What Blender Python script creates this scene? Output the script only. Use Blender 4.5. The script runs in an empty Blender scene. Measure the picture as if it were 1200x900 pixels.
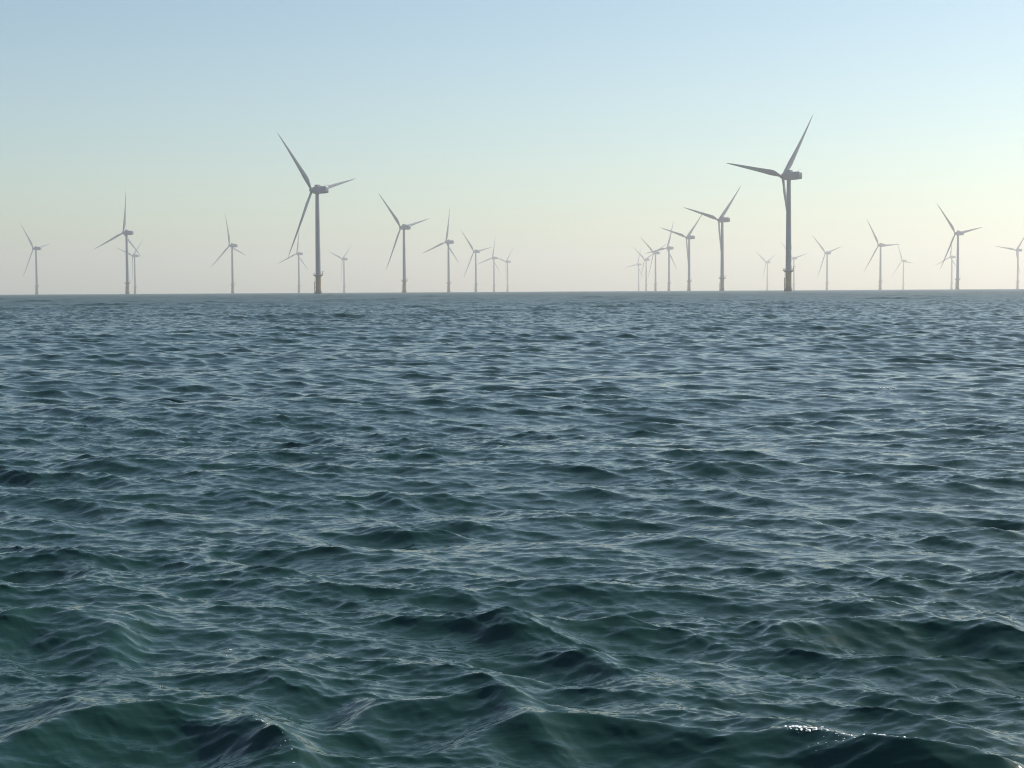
import bpy, bmesh, math, random
import numpy as np
from mathutils import Vector, Matrix

# ------------------------------------------------------------------ camera, sky, sun, exposure
S = bpy.context.scene
COL = S.collection
R = math.radians
EYE = 2.5                      # eye height above the water, metres
F = 1960.0                     # focal length in pixels of a 1200 px wide frame
PITCH = math.atan(109.8 / F)   # looking slightly down
ROLL = math.atan(6.7 / 1200)   # the horizon climbs a little to the right
REARTH = 7.4e6                 # earth radius with refraction

cam_d = bpy.data.cameras.new('camera')
cam = bpy.data.objects.new('camera', cam_d)
COL.objects.link(cam)
cam_d.sensor_width = 36.0
cam_d.lens = 36.0 * F / 1200
cam_d.clip_start = 0.1
cam_d.clip_end = 60000
fwd = Vector((0, math.cos(PITCH), -math.sin(PITCH)))
rgt0 = Vector((1, 0, 0))
up0 = rgt0.cross(fwd)
rgt = rgt0 * math.cos(ROLL) - up0 * math.sin(ROLL)
upv = up0 * math.cos(ROLL) + rgt0 * math.sin(ROLL)
cam.matrix_world = Matrix(((rgt.x, upv.x, -fwd.x, 0), (rgt.y, upv.y, -fwd.y, 0),
                           (rgt.z, upv.z, -fwd.z, EYE), (0, 0, 0, 1)))
S.camera = cam

SUN_EL, SUN_AZ = R(38), R(57)          # azimuth to the right of the view
w = bpy.data.worlds.new('World')
S.world = w
w.use_nodes = True
nt = w.node_tree
sky = nt.nodes.new('ShaderNodeTexSky')
sky.sky_type = 'NISHITA'
sky.sun_disc = False
sky.sun_elevation = SUN_EL
sky.sun_rotation = SUN_AZ
sky.altitude = 0
sky.air_density = 1.0
sky.dust_density = 0.8
sky.ozone_density = 0.8
tint = nt.nodes.new('ShaderNodeMixRGB')      # the camera's cool-green white balance
tint.blend_type = 'MULTIPLY'
tint.inputs[0].default_value = 1.0
tint.inputs[2].default_value = (0.925, 1.0, 0.98, 1)
nt.links.new(sky.outputs[0], tint.inputs[1])
nt.links.new(tint.outputs[0], nt.nodes['Background'].inputs[0])
nt.nodes['Background'].inputs[1].default_value = 0.10

sd = bpy.data.lights.new('sun', 'SUN')
sd.energy = 4.7
sd.angle = R(0.55)
sd.color = (1.0, 0.93, 0.80)
sun = bpy.data.objects.new('sun', sd)
COL.objects.link(sun)
sdir = Vector((math.cos(SUN_EL) * math.sin(SUN_AZ), math.cos(SUN_EL) * math.cos(SUN_AZ), math.sin(SUN_EL)))
sun.rotation_euler = sdir.to_track_quat('Z', 'Y').to_euler()
sun.location = (0, 0, 400)

S.view_settings.view_transform = 'Standard'
S.view_settings.look = 'None'
S.view_settings.gamma = 1
S.view_settings.use_curve_mapping = False
S.view_settings.exposure = 0.28
S.cycles.use_denoising = True
S.cycles.denoiser = 'OPENIMAGEDENOISE'
S.cycles.denoising_input_passes = 'RGB_ALBEDO_NORMAL'
S.cycles.denoising_prefilter = 'ACCURATE'
S.cycles.filter_width = 1.1
S.cycles.sample_clamp_indirect = 1.5
S.cycles.sample_clamp_direct = 5
S.cycles.max_bounces = 6
S.cycles.volume_bounces = 1
HAZE = 0.00015

# ------------------------------------------------------------------ helpers
def tag(o, label=None, cat=None, group=None, kind=None):
    if label: o['label'] = label
    if cat: o['category'] = cat
    if group: o['group'] = group
    if kind: o['kind'] = kind
    return o

def mesh_obj(name, bm, mat, parent=None, smooth=False):
    me = bpy.data.meshes.new(name)
    bm.normal_update()
    bm.to_mesh(me)
    bm.free()
    if smooth:
        for p in me.polygons: p.use_smooth = True
        try: me.set_sharp_from_angle(angle=R(40))
        except Exception: pass
    me.materials.append(mat)
    o = bpy.data.objects.new(name, me)
    COL.objects.link(o)
    if parent: o.parent = parent
    return o

def lathe(bm, prof, n=28, axis='Z', org=(0, 0, 0)):
    """prof: (radius, height) pairs; capped where radius is zero or at the ends"""
    rings = []
    for r, h in prof:
        ring = []
        for i in range(n):
            a = 2 * math.pi * i / n
            if axis == 'Z': p = (r * math.cos(a), r * math.sin(a), h)
            else: p = (h, r * math.cos(a), r * math.sin(a))
            ring.append(bm.verts.new((p[0] + org[0], p[1] + org[1], p[2] + org[2])))
        rings.append(ring)
    for a, b in zip(rings, rings[1:]):
        for i in range(n):
            bm.faces.new((a[i], a[(i + 1) % n], b[(i + 1) % n], b[i]))
    bm.faces.new(rings[0][::-1]); bm.faces.new(rings[-1])
    bmesh.ops.recalc_face_normals(bm, faces=bm.faces)

def box(bm, c, s, bev=0.0, m=None):
    r = bmesh.ops.create_cube(bm, size=1.0)
    vs = r['verts']
    for v in vs:
        v.co = Vector((v.co.x * s[0] + c[0], v.co.y * s[1] + c[1], v.co.z * s[2] + c[2]))
        if m: v.co = m @ v.co
    if bev:
        es = list({e for v in vs for e in v.link_edges})
        bmesh.ops.bevel(bm, geom=es, offset=bev, segments=3, affect='EDGES', profile=0.5)

def bar(bm, a, b, r, n=8):
    a, b = Vector(a), Vector(b)
    d = b - a
    q = d.to_track_quat('Z', 'Y').to_matrix().to_4x4()
    q.translation = (a + b) / 2
    bmesh.ops.create_cone(bm, cap_ends=True, segments=n, radius1=r, radius2=r, depth=d.length, matrix=q)

# ------------------------------------------------------------------ materials
def mat(name):
    m = bpy.data.materials.new(name)
    m.use_nodes = True
    return m, m.node_tree, m.node_tree.nodes['Principled BSDF']

def painted(name, c1, c2, rough, scale=0.35, metal=0.0):
    m, t, b = mat(name)
    tc = t.nodes.new('ShaderNodeTexCoord')
    mp = t.nodes.new('ShaderNodeMapping')
    mp.inputs['Scale'].default_value = (1, 1, 0.15)
    n = t.nodes.new('ShaderNodeTexNoise')
    n.inputs['Scale'].default_value = scale
    n.inputs['Detail'].default_value = 6
    r = t.nodes.new('ShaderNodeValToRGB')
    r.color_ramp.elements[0].position = 0.35
    r.color_ramp.elements[1].position = 0.7
    r.color_ramp.elements[0].color = (*c1, 1)
    r.color_ramp.elements[1].color = (*c2, 1)
    t.links.new(tc.outputs['Object'], mp.inputs[0])
    t.links.new(mp.outputs[0], n.inputs['Vector'])
    t.links.new(n.outputs['Fac'], r.inputs[0])
    t.links.new(r.outputs[0], b.inputs['Base Color'])
    b.inputs['Roughness'].default_value = rough
    b.inputs['Metallic'].default_value = metal
    return m

M_WHITE = painted('light_grey_paint', (0.17, 0.21, 0.255), (0.215, 0.255, 0.30), 0.5)
M_BLADE = painted('blade_gelcoat', (0.155, 0.195, 0.24), (0.20, 0.24, 0.285), 0.5)
M_STEEL = painted('galvanised_steel', (0.22, 0.23, 0.24), (0.33, 0.34, 0.35), 0.5, 1.0, 0.3)
M_LOGO = painted('dark_nacelle_vent', (0.10, 0.11, 0.12), (0.14, 0.15, 0.16), 0.5)

# yellow transition piece, weed and rust near the water line
M_YEL, t, b = mat('yellow_foundation_paint')
tc = t.nodes.new('ShaderNodeTexCoord')
sep = t.nodes.new('ShaderNodeSeparateXYZ')
nz = t.nodes.new('ShaderNodeTexNoise'); nz.inputs['Scale'].default_value = 0.8; nz.inputs['Detail'].default_value = 6
ad = t.nodes.new('ShaderNodeMath'); ad.operation = 'MULTIPLY_ADD'; ad.inputs[1].default_value = 4.0
mr = t.nodes.new('ShaderNodeMapRange'); mr.inputs[1].default_value = 4.5; mr.inputs[2].default_value = 6.5
mx = t.nodes.new('ShaderNodeMixRGB')
mx.inputs[1].default_value = (0.035, 0.04, 0.028, 1)
mx.inputs[2].default_value = (0.18, 0.13, 0.045, 1)
t.links.new(tc.outputs['Object'], sep.inputs[0]); t.links.new(tc.outputs['Object'], nz.inputs['Vector'])
t.links.new(nz.outputs['Fac'], ad.inputs[0]); t.links.new(sep.outputs['Z'], ad.inputs[2])
t.links.new(ad.outputs[0], mr.inputs[0]); t.links.new(mr.outputs[0], mx.inputs[0])
t.links.new(mx.outputs[0], b.inputs['Base Color'])
b.inputs['Roughness'].default_value = 0.45

# sea water: dielectric surface over dark green water; small unresolved ripples widen the gloss far out
M_SEA, t, b = mat('sea_water')
at = t.nodes.new('ShaderNodeAttribute'); at.attribute_name = 'ripple_rough'
t.links.new(at.outputs['Fac'], b.inputs['Roughness'])
b.inputs['Base Color'].default_value = (0.010, 0.036, 0.030, 1)
b.inputs['IOR'].default_value = 1.333
tc = t.nodes.new('ShaderNodeTexCoord')          # capillary ripples, a few centimetres long, drawn out along the crests
mp = t.nodes.new('ShaderNodeMapping'); mp.inputs['Scale'].default_value = (0.38, 1, 1); mp.inputs['Rotation'].default_value = (0, 0, R(-7))
nz = t.nodes.new('ShaderNodeTexNoise'); nz.inputs['Scale'].default_value = 17; nz.inputs['Detail'].default_value = 2; nz.inputs['Roughness'].default_value = 0.45
bp = t.nodes.new('ShaderNodeBump'); bp.inputs['Strength'].default_value = 1.0; bp.inputs['Distance'].default_value = 0.0045
t.links.new(tc.outputs['Object'], mp.inputs[0]); t.links.new(mp.outputs[0], nz.inputs['Vector'])
t.links.new(nz.outputs['Fac'], bp.inputs['Height']); t.links.new(bp.outputs[0], b.inputs['Normal'])

# ------------------------------------------------------------------ the sea
rng = np.random.default_rng(11)
SLOPE2 = 0.0085                # slope variance per e-fold of wave number
LPEAK = 2.3                    # wavelength of the longest strong waves

def psd_radial(k):
    kp = 2 * math.pi / LPEAK
    k = np.maximum(k, 1e-6)
    return np.exp(-1.25 * (kp / k) ** 3) * (1 + 2.0 * np.exp(-(np.log(k / kp) / 0.4) ** 2)) + 0.25 * np.exp(-(np.log(k * 11.0 / (2 * math.pi)) / 0.35) ** 2)

def cascade(L, N, lmin, lmax, theta, spread):
    """a periodic tile of sea: height and sideways displacement for wavelengths lmin..lmax"""
    kx = np.fft.fftfreq(N, L / N) * 2 * math.pi
    KX, KY = np.meshgrid(kx, kx)
    k = np.hypot(KX, KY); k[0, 0] = 1
    lam = 2 * math.pi / k
    def ss(a, b, x):
        q = np.clip((x - a) / (b - a), 0, 1); return q * q * (3 - 2 * q)
    win = np.sqrt(ss(math.log(lmin * 0.8), math.log(lmin * 1.25), np.log(lam)) *
                  (1 - ss(math.log(lmax * 0.8), math.log(lmax * 1.25), np.log(lam))))
    th = np.arctan2(KY, KX)
    c = np.cos(th - theta)
    D = np.where(np.abs(c) > 0, np.abs(c) ** spread, 0)
    tt = np.linspace(0, 2 * math.pi, 721)[:-1]
    D = D / (np.mean(np.abs(np.cos(tt)) ** spread) * 2 * math.pi)
    P = SLOPE2 * psd_radial(k) * D / k ** 4
    P[0, 0] = 0
    dk = 2 * math.pi / L
    H = (rng.standard_normal((N, N)) + 1j * rng.standard_normal((N, N))) * np.sqrt(P) * dk * win
    f = N * N
    h = (np.fft.ifft2(H).real * f).astype(np.float32)
    dx = (np.fft.ifft2(1j * KX / k * H).real * f).astype(np.float32)
    dy = (np.fft.ifft2(1j * KY / k * H).real * f).astype(np.float32)
    return L, N, h, dx, dy

WIND = R(84)                   # direction the waves run, from the x axis
CASC = [(cascade(173.0, 1024, 1.6, 30.0, WIND, 7), 0.35, 1.6),
        (cascade(41.0, 1024, 0.35, 1.6, WIND + 0.10, 5), -0.55, 0.35),
        (cascade(7.3, 1024, 0.03, 0.35, WIND - 0.15, 3), 0.2, 0.04)]

# polar grid centred below the eye: fine inside the view and a good way to both sides of it
def rings():
    r = [1.0, 2.0, 3.0, 4.0, 4.8]
    while r[-1] < 9000:
        x = r[-1]
        if x < 8: d = 0.035
        elif x < 500: d = max(0.019, 0.0022 * x)
        elif x < 3000: d = 0.0028 * x
        else: d = 0.012 * x
        r.append(x + d)
    return np.array(r)
def angles():
    a = [0.0]
    while a[-1] < math.pi:
        x = a[-1]
        d = 0.00072 if x < R(18.5) else min(0.00072 * (1 + (x - R(18.5)) * 25), 0.06) if x > R(24) else 0.0012
        a.append(x + d)
    a = np.array(a[:-1])
    return np.concatenate([-a[:0:-1], a])
rr, aa = rings(), angles()
NR, NA = len(rr), len(aa)
RR, AA = np.meshgrid(rr, aa, indexing='ij')
X = (RR * np.sin(AA)).ravel(); Y = (RR * np.cos(AA)).ravel(); Rv = RR.ravel()
Z = np.zeros_like(X)
DXs = np.zeros_like(X); DYs = np.zeros_like(X)
rough2 = np.full_like(X, 0.0)
drow = np.repeat(np.gradient(rr), NA)
spacing = np.maximum(drow, np.minimum(Rv * 0.00072, 3)) 
# gusts and slicks: patches where the small chop is rougher or smoother
def patches(cell, seed):
    g = np.random.default_rng(seed).random((256, 256)).astype(np.float32)
    u, v = X / (cell * 1.8) + 0.21 * Y / cell, Y / cell
    iu, iv = np.floor(u).astype(np.int64), np.floor(v).astype(np.int64)
    fu, fv = u - iu, v - iv
    fu = fu * fu * (3 - 2 * fu); fv = fv * fv * (3 - 2 * fv)
    a, b2, c2, d2 = g[iv % 256, iu % 256], g[iv % 256, (iu + 1) % 256], g[(iv + 1) % 256, iu % 256], g[(iv + 1) % 256, (iu + 1) % 256]
    return (a * (1 - fu) + b2 * fu) * (1 - fv) + (c2 * (1 - fu) + d2 * fu) * fv
gust = np.clip(0.5 + 1.1 * (0.35 * patches(1.1, 3) + 0.35 * patches(4.0, 4) + 0.3 * patches(17.0, 6) - 0.5) * 1.6, 0, 1)
for (L, N, h, dx, dy), rot, lmin in CASC:
    # fade waves the grid cannot carry, and hand their slope to the gloss
    lo = np.clip((lmin * (10 if lmin > 1 else 6) / spacing - 1.0) / 3.0, 0, 1)
    lo = lo * lo * (3 - 2 * lo)
    idx = np.nonzero(lo > 0)[0]
    x, y = X[idx], Y[idx]
    c, s = math.cos(rot), math.sin(rot)
    # rotate the sampling frame AND the spectrum (done by rotating displacement back)
    u = (c * x + s * y) / L * N; v = (-s * x + c * y) / L * N
    iu = np.floor(u).astype(np.int64); iv = np.floor(v).astype(np.int64)
    fu = (u - iu).astype(np.float32); fv = (v - iv).astype(np.float32)
    i0 = iu % N; i1 = (iu + 1) % N; j0 = iv % N; j1 = (iv + 1) % N
    def samp(A):
        return (A[j0, i0] * (1 - fu) * (1 - fv) + A[j0, i1] * fu * (1 - fv) + A[j1, i0] * (1 - fu) * fv + A[j1, i1] * fu * fv)
    wt = lo[idx]
    if lmin > 1: wt = wt * (0.5 + 0.5 * np.clip((Rv[idx] - 11) / 12, 0, 1))   # leave room for the crests built below
    if lmin < 0.2: wt = wt * (0.85 + 1.3 * gust[idx])
    elif lmin < 1: wt = wt * (1.05 + 0.9 * gust[idx])
    else: wt = wt * (0.92 + 0.85 * np.clip((np.log(Rv[idx]) - math.log(60)) / 1.5, 0, 1))   # a longer sea farther from the lee of the boat
    Z[idx] += samp(h) * wt
    ddx, ddy = samp(dx), samp(dy)
    CH = 1.0
    DXs[idx] += CH * (c * ddx - s * ddy) * wt
    DYs[idx] += CH * (s * ddx + c * ddy) * wt
# the steep crests that stand close in front of the boat: crest line, height, steep-face width, back width
CRESTS = [
 ([(-2.99, 9.0), (-2.51, 9.48), (-2.01, 9.69), (-1.66, 9.68), (-1.38, 9.14), (-1.16, 8.7), (-0.99, 8.32)], 0.135, 0.28, 0.45),
 ([(-1.06, 9.64), (-0.77, 9.78), (-0.41, 9.78), (-0.16, 9.86), (0.14, 9.56)], 0.12, 0.22, 0.5),
 ([(-0.47, 9.08), (-0.01, 9.2), (0.43, 9.3), (0.8, 9.16), (1.19, 8.97), (1.4, 8.97), (1.64, 8.86), (1.94, 8.55), (2.2, 8.38), (2.66, 8.19)], 0.17, 0.26, 0.5),
 ([(-3.9, 11.99), (-3.45, 12.36), (-3.05, 12.06), (-2.63, 11.56)], 0.14, 0.36, 0.6),
 ([(1.76, 11.86), (2.5, 12.19), (3.06, 12.41), (3.27, 12.0)], 0.10, 0.32, 0.6),
 ([(3.21, 11.78), (3.7, 12.24), (4.3, 12.1)], 0.08, 0.3, 0.6),
 ([(-0.25, 11.88), (0.24, 12.29), (0.62, 12.15), (0.97, 11.94)], 0.06, 0.3, 0.6)]
near = np.nonzero((Rv > 6.5) & (Rv < 15) & (Y > 5))[0]
xn, yn = X[near], Y[near]
for line, amp, wf, wb in CRESTS:
    lx, ly = np.array(line).T
    gx = np.linspace(lx[0] - 0.6, lx[-1] + 0.6, 600)
    gy = np.interp(gx, lx, ly)
    kn = np.exp(-0.5 * (np.arange(-90, 91) * (gx[1] - gx[0]) / 0.11) ** 2); kn /= kn.sum()
    gy = np.convolve(np.pad(gy, 90, mode='edge'), kn, 'valid')
    gs = np.gradient(gy, gx)
    gs = np.convolve(np.pad(gs, 90, mode='edge'), kn, 'valid')
    yc = np.interp(xn, gx, gy)
    sdist = (yc - yn) / np.sqrt(1 + np.interp(xn, gx, gs) ** 2)
    mid, half = (lx[0] + lx[-1]) / 2, (lx[-1] - lx[0]) / 2
    tp = np.clip((1.18 - np.abs(xn - mid) / half) / 0.55, 0, 1); tp = tp * tp * (3 - 2 * tp)
    prof = np.where(sdist > 0, np.exp(-np.abs(sdist / wf) ** 1.3), np.exp(-np.abs(sdist / wb) ** 1.1))
    prof = prof - 0.25 * np.exp(-((sdist - 2.2 * wf) / (1.1 * wf)) ** 2)
    Z[near] += amp * tp * prof
# slope variance that is left to the gloss: everything shorter than about four grid cells
lam_cut = np.clip(spacing * 3.0, 0.04, 60)
miss = SLOPE2 * np.log(lam_cut / 0.02)
fk = np.clip((np.log(Rv + 1) - math.log(60)) / math.log(20), 0, 1)
rough = np.sqrt(np.sqrt(np.clip(2 * miss * (0.008 + 0.35 * fk ** 3), 0.0, 1)))       # alpha = sqrt(2)*slope, roughness = sqrt(alpha)
rough = np.clip(rough, 0.04, 0.38)
X += DXs; Y += DYs
Z -= Rv * Rv / (2 * REARTH)
co = np.empty((NR * NA + 1, 3), np.float32)
co[:-1, 0] = X; co[:-1, 1] = Y; co[:-1, 2] = Z
co[-1] = (0, 0, 0)
ii = np.arange(NR - 1)[:, None] * NA
jj = np.arange(NA)[None, :]; jn = (jj + 1) % NA
quads = np.stack([ii + jj, ii + jn, ii + NA + jn, ii + NA + jj], -1).reshape(-1, 4)[:, ::-1]
tris = np.stack([np.full(NA, NR * NA), jn[0], jj[0]], -1)
nq, ntri = len(quads), len(tris)
me = bpy.data.meshes.new('sea')
me.vertices.add(len(co)); me.vertices.foreach_set('co', co.ravel())
me.loops.add(nq * 4 + ntri * 3)
me.loops.foreach_set('vertex_index', np.concatenate([quads.ravel(), tris.ravel()]).astype(np.int32))
me.polygons.add(nq + ntri)
me.polygons.foreach_set('loop_start', np.concatenate([np.arange(nq) * 4, nq * 4 + np.arange(ntri) * 3]).astype(np.int32))
me.polygons.foreach_set('use_smooth', np.ones(nq + ntri, bool))
a_ = me.attributes.new('ripple_rough', 'FLOAT', 'POINT')
a_.data.foreach_set('value', np.append(rough, 0.2).astype(np.float32))
me.update(calc_edges=True)
me.materials.append(M_SEA)
sea = bpy.data.objects.new('sea', me)
COL.objects.link(sea)
tag(sea, 'choppy dark blue green sea reaching to the horizon', 'sea', kind='structure')
print('sea', NR, NA, len(co))

# ------------------------------------------------------------------ wind turbines
HUB = 80.0          # hub height
BLADE = 54.5
SIZE = 1.35         # the whole machine scaled up to a larger class
YAW = R(49)         # rotors face the camera and to the left
TILT = R(6)

def make_turbine():
    root = bpy.data.objects.new('wind_turbine', None)
    root.empty_display_size = 4
    COL.objects.link(root)
    # --- foundation
    bm = bmesh.new()
    lathe(bm, [(2.6, -8), (2.6, 1.2), (2.2, 2.6), (2.05, 13.9), (2.25, 14.4), (2.1, 15.3)], 36)
    fd = mesh_obj('foundation', bm, M_YEL, root, True)
    bm = bmesh.new()
    lathe(bm, [(2.08, 13.2), (3.9, 14.55), (3.9, 14.9), (2.08, 14.9)], 32)
    pf = mesh_obj('platform', bm, M_STEEL, fd)
    bm = bmesh.new()
    for h in (15.5, 16.1):
        n = 32
        pts = [(3.8 * math.cos(2 * math.pi * i / n), 3.8 * math.sin(2 * math.pi * i / n), h) for i in range(n)]
        for i in range(n): bar(bm, pts[i], pts[(i + 1) % n], 0.05, 6)
    for i in range(16):
        a = 2 * math.pi * i / 16
        bar(bm, (3.8 * math.cos(a), 3.8 * math.sin(a), 14.85), (3.8 * math.cos(a), 3.8 * math.sin(a), 16.1), 0.05, 6)
    mesh_obj('railing', bm, M_YEL, fd)
    bm = bmesh.new()
    bar(bm, (3.3, -1.0, 14.9), (3.3, -1.0, 17.4), 0.16)
    bar(bm, (3.3, -1.0, 17.2), (4.7, -1.8, 17.9), 0.13)
    bar(bm, (4.62, -1.75, 17.85), (4.62, -1.75, 16.6), 0.05)
    mesh_obj('davit_crane', bm, M_YEL, fd)
    bm = bmesh.new()
    for s in (-1, 1):
        bar(bm, (-2.85, 0.9 * s - 1.2, -3), (-2.85, 0.9 * s - 1.2, 9.5), 0.2)
        for z in (1.5, 5.0, 9.0):
            bar(bm, (-2.85, 0.9 * s - 1.2, z), (-2.0, 0.7 * s - 0.6, z), 0.16)
    bar(bm, (-2.6, -1.5, -2), (-2.6, -1.5, 14.6), 0.07); bar(bm, (-2.6, -0.9, -2), (-2.6, -0.9, 14.6), 0.07)
    for i in range(40):
        z = -1.5 + i * 0.4
        bar(bm, (-2.6, -1.5, z), (-2.6, -0.9, z), 0.035, 6)
    mesh_obj('boat_landing', bm, M_YEL, fd)
    # --- tower
    bm = bmesh.new()
    lathe(bm, [(2.12, 15.2), (2.12, 15.5), (2.02, 15.6), (1.87, 36), (1.88, 36.1), (1.87, 36.2), (1.66, 58), (1.67, 58.1), (1.66, 58.2),
               (1.42, HUB - 2.6), (1.62, HUB - 2.5), (1.62, HUB - 1.9)], 40)
    tw = mesh_obj('tower', bm, M_WHITE, root, True)
    bm = bmesh.new()
    box(bm, (2.06, -0.0, 16.9), (0.12, 0.9, 2.2), 0.05)
    mesh_obj('door', bm, M_STEEL, tw)
    # --- nacelle, rotor axis along local +X of the head (head yawed below)
    head = Matrix.Translation((0, 0, HUB)) @ Matrix.Rotation(math.atan2(math.cos(YAW), -math.sin(YAW)), 4, 'Z')
    bm = bmesh.new()
    # hull swept along x: (x, half width, bottom, top)
    secs = [(-10.4, 1.6, -2.0, 2.4), (-10.1, 1.9, -2.4, 2.75), (-6, 2.05, -2.65, 2.85), (-1, 2.1, -2.75, 2.85), (2.2, 2.05, -2.65, 2.7), (3.5, 1.85, -2.2, 2.3), (3.9, 1.6, -1.8, 1.9)]
    n = 24; rings_ = []
    for x, hw, zb, zt in secs:
        ring = []
        for i in range(n):
            a = 2 * math.pi * i / n
            ca, sa = math.cos(a), math.sin(a)
            e = 0.32
            yy = hw * math.copysign(abs(ca) ** e, ca); zz = math.copysign(abs(sa) ** e, sa)
            ring.append(bm.verts.new((x, yy, (zt + zb) / 2 + zz * (zt - zb) / 2)))
        rings_.append(ring)
    for p, q in zip(rings_, rings_[1:]):
        for i in range(n): bm.faces.new((p[i], p[(i + 1) % n], q[(i + 1) % n], q[i]))
    bm.faces.new(rings_[0]); bm.faces.new(rings_[-1][::-1])
    bmesh.ops.recalc_face_normals(bm, faces=bm.faces)
    na = mesh_obj('nacelle', bm, M_WHITE, root, True)
    na.matrix_local = head
    bm = bmesh.new()
    box(bm, (-0.4, 0, 3.45), (3.6, 3.2, 1.7), 0.25)
    mesh_obj('cooler', bm, M_WHITE, na)
    bm = bmesh.new()
    for s in (-1, 1):
        bar(bm, (-9.2, s * 1.1, 2.6), (-9.2, s * 1.1, 4.0), 0.05)
        bar(bm, (-9.5, s * 1.1, 4.0), (-8.8, s * 1.1, 4.0), 0.06)
    bar(bm, (-9.2, -1.1, 3.3), (-9.2, 1.1, 3.3), 0.04)
    mesh_obj('wind_mast', bm, M_STEEL, na)
    bm = bmesh.new()
    box(bm, (-10.42, 0, 0.2), (0.08, 2.2, 1.8), 0.03)
    mesh_obj('vent_grille', bm, M_LOGO, na)
    # --- hub and blades
    bm = bmesh.new()
    lathe(bm, [(1.55, -1.7), (1.75, -1.5), (1.85, -0.4), (1.75, 0.7), (1.35, 1.6), (0.75, 2.15), (0.25, 2.35)], 32, 'X')
    for k in range(3):
        a = 2 * math.pi * k / 3
        bar(bm, (0, 0, 0), (0, 2.1 * math.sin(a), 2.1 * math.cos(a)), 1.02, 20)
    hb = mesh_obj('hub', bm, M_WHITE, root, True)
    axis0 = head @ Matrix.Translation((5.6, 0, 0.35)) @ Matrix.Rotation(-TILT, 4, 'Y')
    hb.matrix_local = axis0
    # blade along +z, chord along y, thickness along x, built with taper, twist, coning and prebend
    bm = bmesh.new()
    st = [(1.9, 1.9, 1.0, 0, 0), (3.2, 1.95, 0.95, 14, 0), (5.5, 2.7, 0.62, 15, 0), (9, 3.7, 0.36, 13, 0.1), (12, 4.0, 0.29, 11, 0.2), (18, 3.45, 0.25, 8, 0.4), (26, 2.75, 0.22, 5, .8),
          (34, 2.15, 0.2, 3, 1.3), (42, 1.6, 0.18, 1.5, 1.9), (49, 1.05, 0.17, 0.5, 2.5), (53, 0.62, 0.16, 0, 2.9), (BLADE + 1.2, 0.16, 0.2, 0, 3.1)]
    n = 22; rings_ = []
    for z, c, th, tw_, pb in st:
        ring = []
        a_tw = R(tw_ + 4)
        circ = min(1, max(0, (th - 0.35) / 0.6))
        for i in range(n):
            a = 2 * math.pi * i / n
            ya = 0.5 * math.cos(a)
            # aerofoil-like: thick at the leading third, thin at the tail
            xa = 0.5 * math.sin(a) * th * (circ + (1 - circ) * (0.55 + 0.75 * (ya + 0.5)) * 0.9)
            yo = ya - (1 - circ) * 0.18
            yy, xx = yo * c, xa * c
            y2 = yy * math.cos(a_tw) - xx * math.sin(a_tw); x2 = yy * math.sin(a_tw) + xx * math.cos(a_tw)
            ring.append(bm.verts.new((x2 + pb + z * math.sin(R(1.2)), y2, z)))
        rings_.append(ring)
    for p, q in zip(rings_, rings_[1:]):
        for i in range(n): bm.faces.new((p[i], p[(i + 1) % n], q[(i + 1) % n], q[i]))
    bm.faces.new(rings_[0][::-1]); bm.faces.new(rings_[-1])
    bmesh.ops.recalc_face_normals(bm, faces=bm.faces)
    b0 = mesh_obj('blade', bm, M_BLADE, root, True)
    bl = [b0]
    for k in (1, 2):
        c = b0.copy(); COL.objects.link(c); bl.append(c)
    return root, hb, bl, axis0

def copy_tree(o, parent=None):
    c = o.copy(); COL.objects.link(c)
    if parent: c.parent = parent
    kids = [ch for ch in o.children]
    out = {o: c}
    for ch in kids: out.update(copy_tree(ch, c))
    return out

def ray(px, py):
    """world direction through a point of the 1200x900 picture"""
    x, y = (px - 600) / F, (450 - py) / F
    return fwd + rgt * x + upv * y

GROUP = 'offshore wind turbines standing along the horizon'
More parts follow.
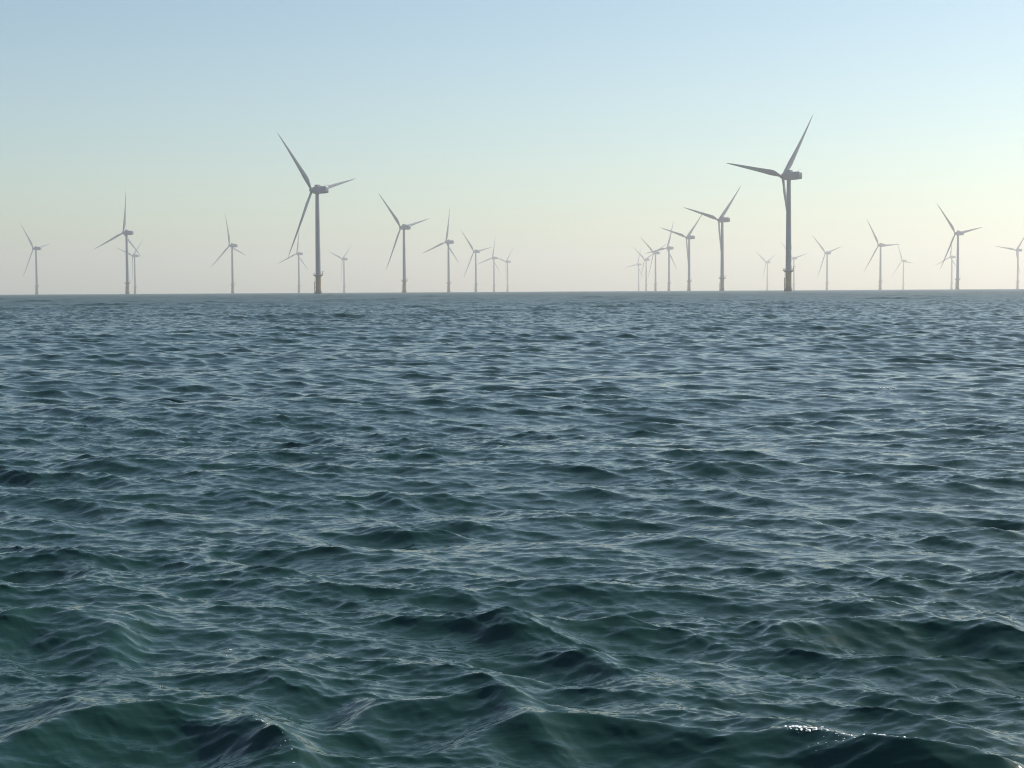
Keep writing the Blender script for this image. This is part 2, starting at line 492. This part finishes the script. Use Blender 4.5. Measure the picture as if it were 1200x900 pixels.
# tower x, hub y (in the picture, used once to find where each one stands), rotor phase, label
LIST = [
 (42.2, 291.3, -40, 54, 'small grey wind turbine standing alone, leftmost of all the turbines'),
 (148.3, 273, 5, 50, 'mid-sized turbine near the left side with one blade straight up, a fainter one close behind'),
 (157.7, 300, -73, 54, 'faint turbine close behind the right side of a mid-sized turbine near the left edge'),
 (272, 288, -13, 52, 'grey turbine with a near-vertical blade, alone between the leftmost pair and the big left turbine'),
 (350, 297.5, 7, 48, 'faint distant turbine just left of the big left turbine, under its lower blade'),
 (371.7, 223, -42, 47, 'biggest turbine on the left half, dark grey with a muted yellow foundation'),
 (403, 303.8, -71, 54, 'small faint turbine just right of the big left turbine'),
 (473.3, 266.7, -43, 45, 'mid-sized turbine heading the row of five that shrinks away to the right'),
 (525.5, 283.8, 9, 50, 'turbine with a raised vertical blade, second largest in the row of five left of centre'),
 (557.5, 295, -40, 44, 'pale turbine in the middle of the row of five left of centre'),
 (578.8, 302.5, 12, 51, 'very pale turbine, second smallest in the row of five left of centre'),
 (594.7, 306.7, -77, 56, 'smallest and palest turbine at the far right end of the row of five'),
 (748.4, 310, 18, 50, 'tiniest pale turbine at the far left end of the row behind the biggest turbine'),
 (757.2, 304.4, -54, 50, 'tiny pale turbine second from the left end of the row behind the biggest turbine'),
 (768.2, 296.6, -53, 52, 'pale turbine third from the left in the tight right-hand row, lower blade beside its tower'),
 (784, 290.9, 18, 46, 'pale turbine with a near-upright blade, fourth from the left in the tight right-hand row'),
 (807.6, 278.4, -76, 47, 'turbine with two blades raised in a wide V, second nearest behind the biggest turbine'),
 (846.4, 257.9, -77, 47, 'mid-sized grey turbine with two raised blades just left of the biggest turbine'),
 (899.3, 307.5, -56, 51, 'tiny faint turbine close left of the biggest turbine\'s foundation'),
 (924.4, 206.5, -83.5, 51, 'biggest turbine of all, right of centre, lower blade hanging along its tower'),
 (930.3, 302.8, -43, 42, 'faint turbine half hidden directly behind the tower of the biggest turbine'),
 (969.3, 296.7, -46, 45, 'small pale turbine first to the right of the biggest turbine, clear of its tower'),
 (1032, 287.5, -32, 42, 'pale turbine with one blade level to the right, halfway between biggest turbine and right edge'),
 (1058.8, 305.8, -23, 48, 'tiny faint turbine right of the pale one with a level blade'),
 (1115.5, 301.3, 6, 53, 'faint small turbine behind the left side of the mid-sized turbine near the right edge'),
 (1122.7, 273.7, -40, 42, 'mid-sized pale turbine near the right edge, a faint one behind its left side'),
 (1193, 293.3, -82, 44, 'small pale turbine at the right edge of the view, rightmost of all'),
]
proto, p_hub, p_bl, axis0 = make_turbine()
extra = []
for i in range(len(LIST)):
    if i == 0: continue
    extra.append(copy_tree(proto))
for i, (tx, hy, ph, rel, lab) in enumerate(LIST):
    root, hb, bl = (proto, p_hub, p_bl) if i == 0 else (extra[i - 1][proto], extra[i - 1][p_hub], [extra[i - 1][q] for q in p_bl])
    d = ray(tx, hy)
    # distance at which the ray passes hub height above the curved sea
    s = 1000.0
    for _ in range(30):
        rho = s * math.hypot(d.x, d.y)
        s = (HUB * SIZE - rho * rho / (2 * REARTH) - EYE) / d.z
    x, y = d.x * s, d.y * s
    root.location = (x, y, -(x * x + y * y) / (2 * REARTH))
    root.rotation_euler = (0, 0, R(rel) - YAW - math.atan2(x, y))   # each head turned to its own wind
    root.scale = (SIZE,) * 3
    spin = axis0 @ Matrix.Rotation(R(ph), 4, 'X')
    hb.matrix_local = spin
    for k, o in enumerate(bl):
        o.matrix_local = axis0 @ Matrix.Rotation(R(ph + 120 * k), 4, 'X')
    tag(root, lab, 'wind turbine', GROUP)

# ------------------------------------------------------------------ haze over the sea
m = bpy.data.materials.new('haze')
m.use_nodes = True
t = m.node_tree
for n in list(t.nodes):
    if n.type != 'OUTPUT_MATERIAL': t.nodes.remove(n)
v = t.nodes.new('ShaderNodeVolumePrincipled')
v.inputs['Color'].default_value = (1.0, 0.965, 0.965, 1)
v.inputs['Density'].default_value = HAZE
v.inputs['Anisotropy'].default_value = 0.46
t.links.new(v.outputs[0], t.nodes['Material Output'].inputs['Volume'])
bm = bmesh.new()
box(bm, (0, 0, 95), (19000, 19000, 215))
hz = mesh_obj('haze', bm, m)
tag(hz, 'thin pale sea haze hanging over the water', 'haze', kind='stuff')

# ------------------------------------------------------------------ sun glints modelled as white flecks on the crests, plus a small whitecap
M_GLINT_FOAM, t, b = mat('glint_foam')
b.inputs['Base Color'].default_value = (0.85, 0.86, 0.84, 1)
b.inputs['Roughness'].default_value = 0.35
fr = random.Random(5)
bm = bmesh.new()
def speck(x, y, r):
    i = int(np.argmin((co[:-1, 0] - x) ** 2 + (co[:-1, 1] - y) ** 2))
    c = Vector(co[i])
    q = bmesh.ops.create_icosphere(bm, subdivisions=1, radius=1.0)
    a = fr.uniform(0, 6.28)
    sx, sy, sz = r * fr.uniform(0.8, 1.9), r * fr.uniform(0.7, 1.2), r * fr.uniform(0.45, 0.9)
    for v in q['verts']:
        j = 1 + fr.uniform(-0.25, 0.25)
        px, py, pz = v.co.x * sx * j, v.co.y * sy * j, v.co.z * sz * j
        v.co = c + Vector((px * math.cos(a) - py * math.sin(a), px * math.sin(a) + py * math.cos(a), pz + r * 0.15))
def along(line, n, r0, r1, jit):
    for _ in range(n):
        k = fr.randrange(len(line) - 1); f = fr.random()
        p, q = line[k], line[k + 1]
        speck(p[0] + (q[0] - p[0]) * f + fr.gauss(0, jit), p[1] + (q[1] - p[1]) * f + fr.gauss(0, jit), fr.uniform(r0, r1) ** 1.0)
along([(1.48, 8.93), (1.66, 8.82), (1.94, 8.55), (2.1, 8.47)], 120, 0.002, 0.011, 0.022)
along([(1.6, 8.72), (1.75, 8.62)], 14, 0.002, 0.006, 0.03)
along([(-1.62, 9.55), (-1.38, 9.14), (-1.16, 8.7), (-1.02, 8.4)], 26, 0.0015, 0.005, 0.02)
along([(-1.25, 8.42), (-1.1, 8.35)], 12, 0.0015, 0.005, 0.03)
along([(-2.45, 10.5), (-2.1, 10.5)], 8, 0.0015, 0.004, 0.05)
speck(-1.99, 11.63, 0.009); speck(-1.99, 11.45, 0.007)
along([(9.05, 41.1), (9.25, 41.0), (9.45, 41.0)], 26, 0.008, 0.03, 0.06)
fo = mesh_obj('glint_foam', bm, M_GLINT_FOAM, None, True)
tag(fo, 'white flecks modelled as sun glints on the wave crests, with a small whitecap', 'glint_foam', kind='stuff')
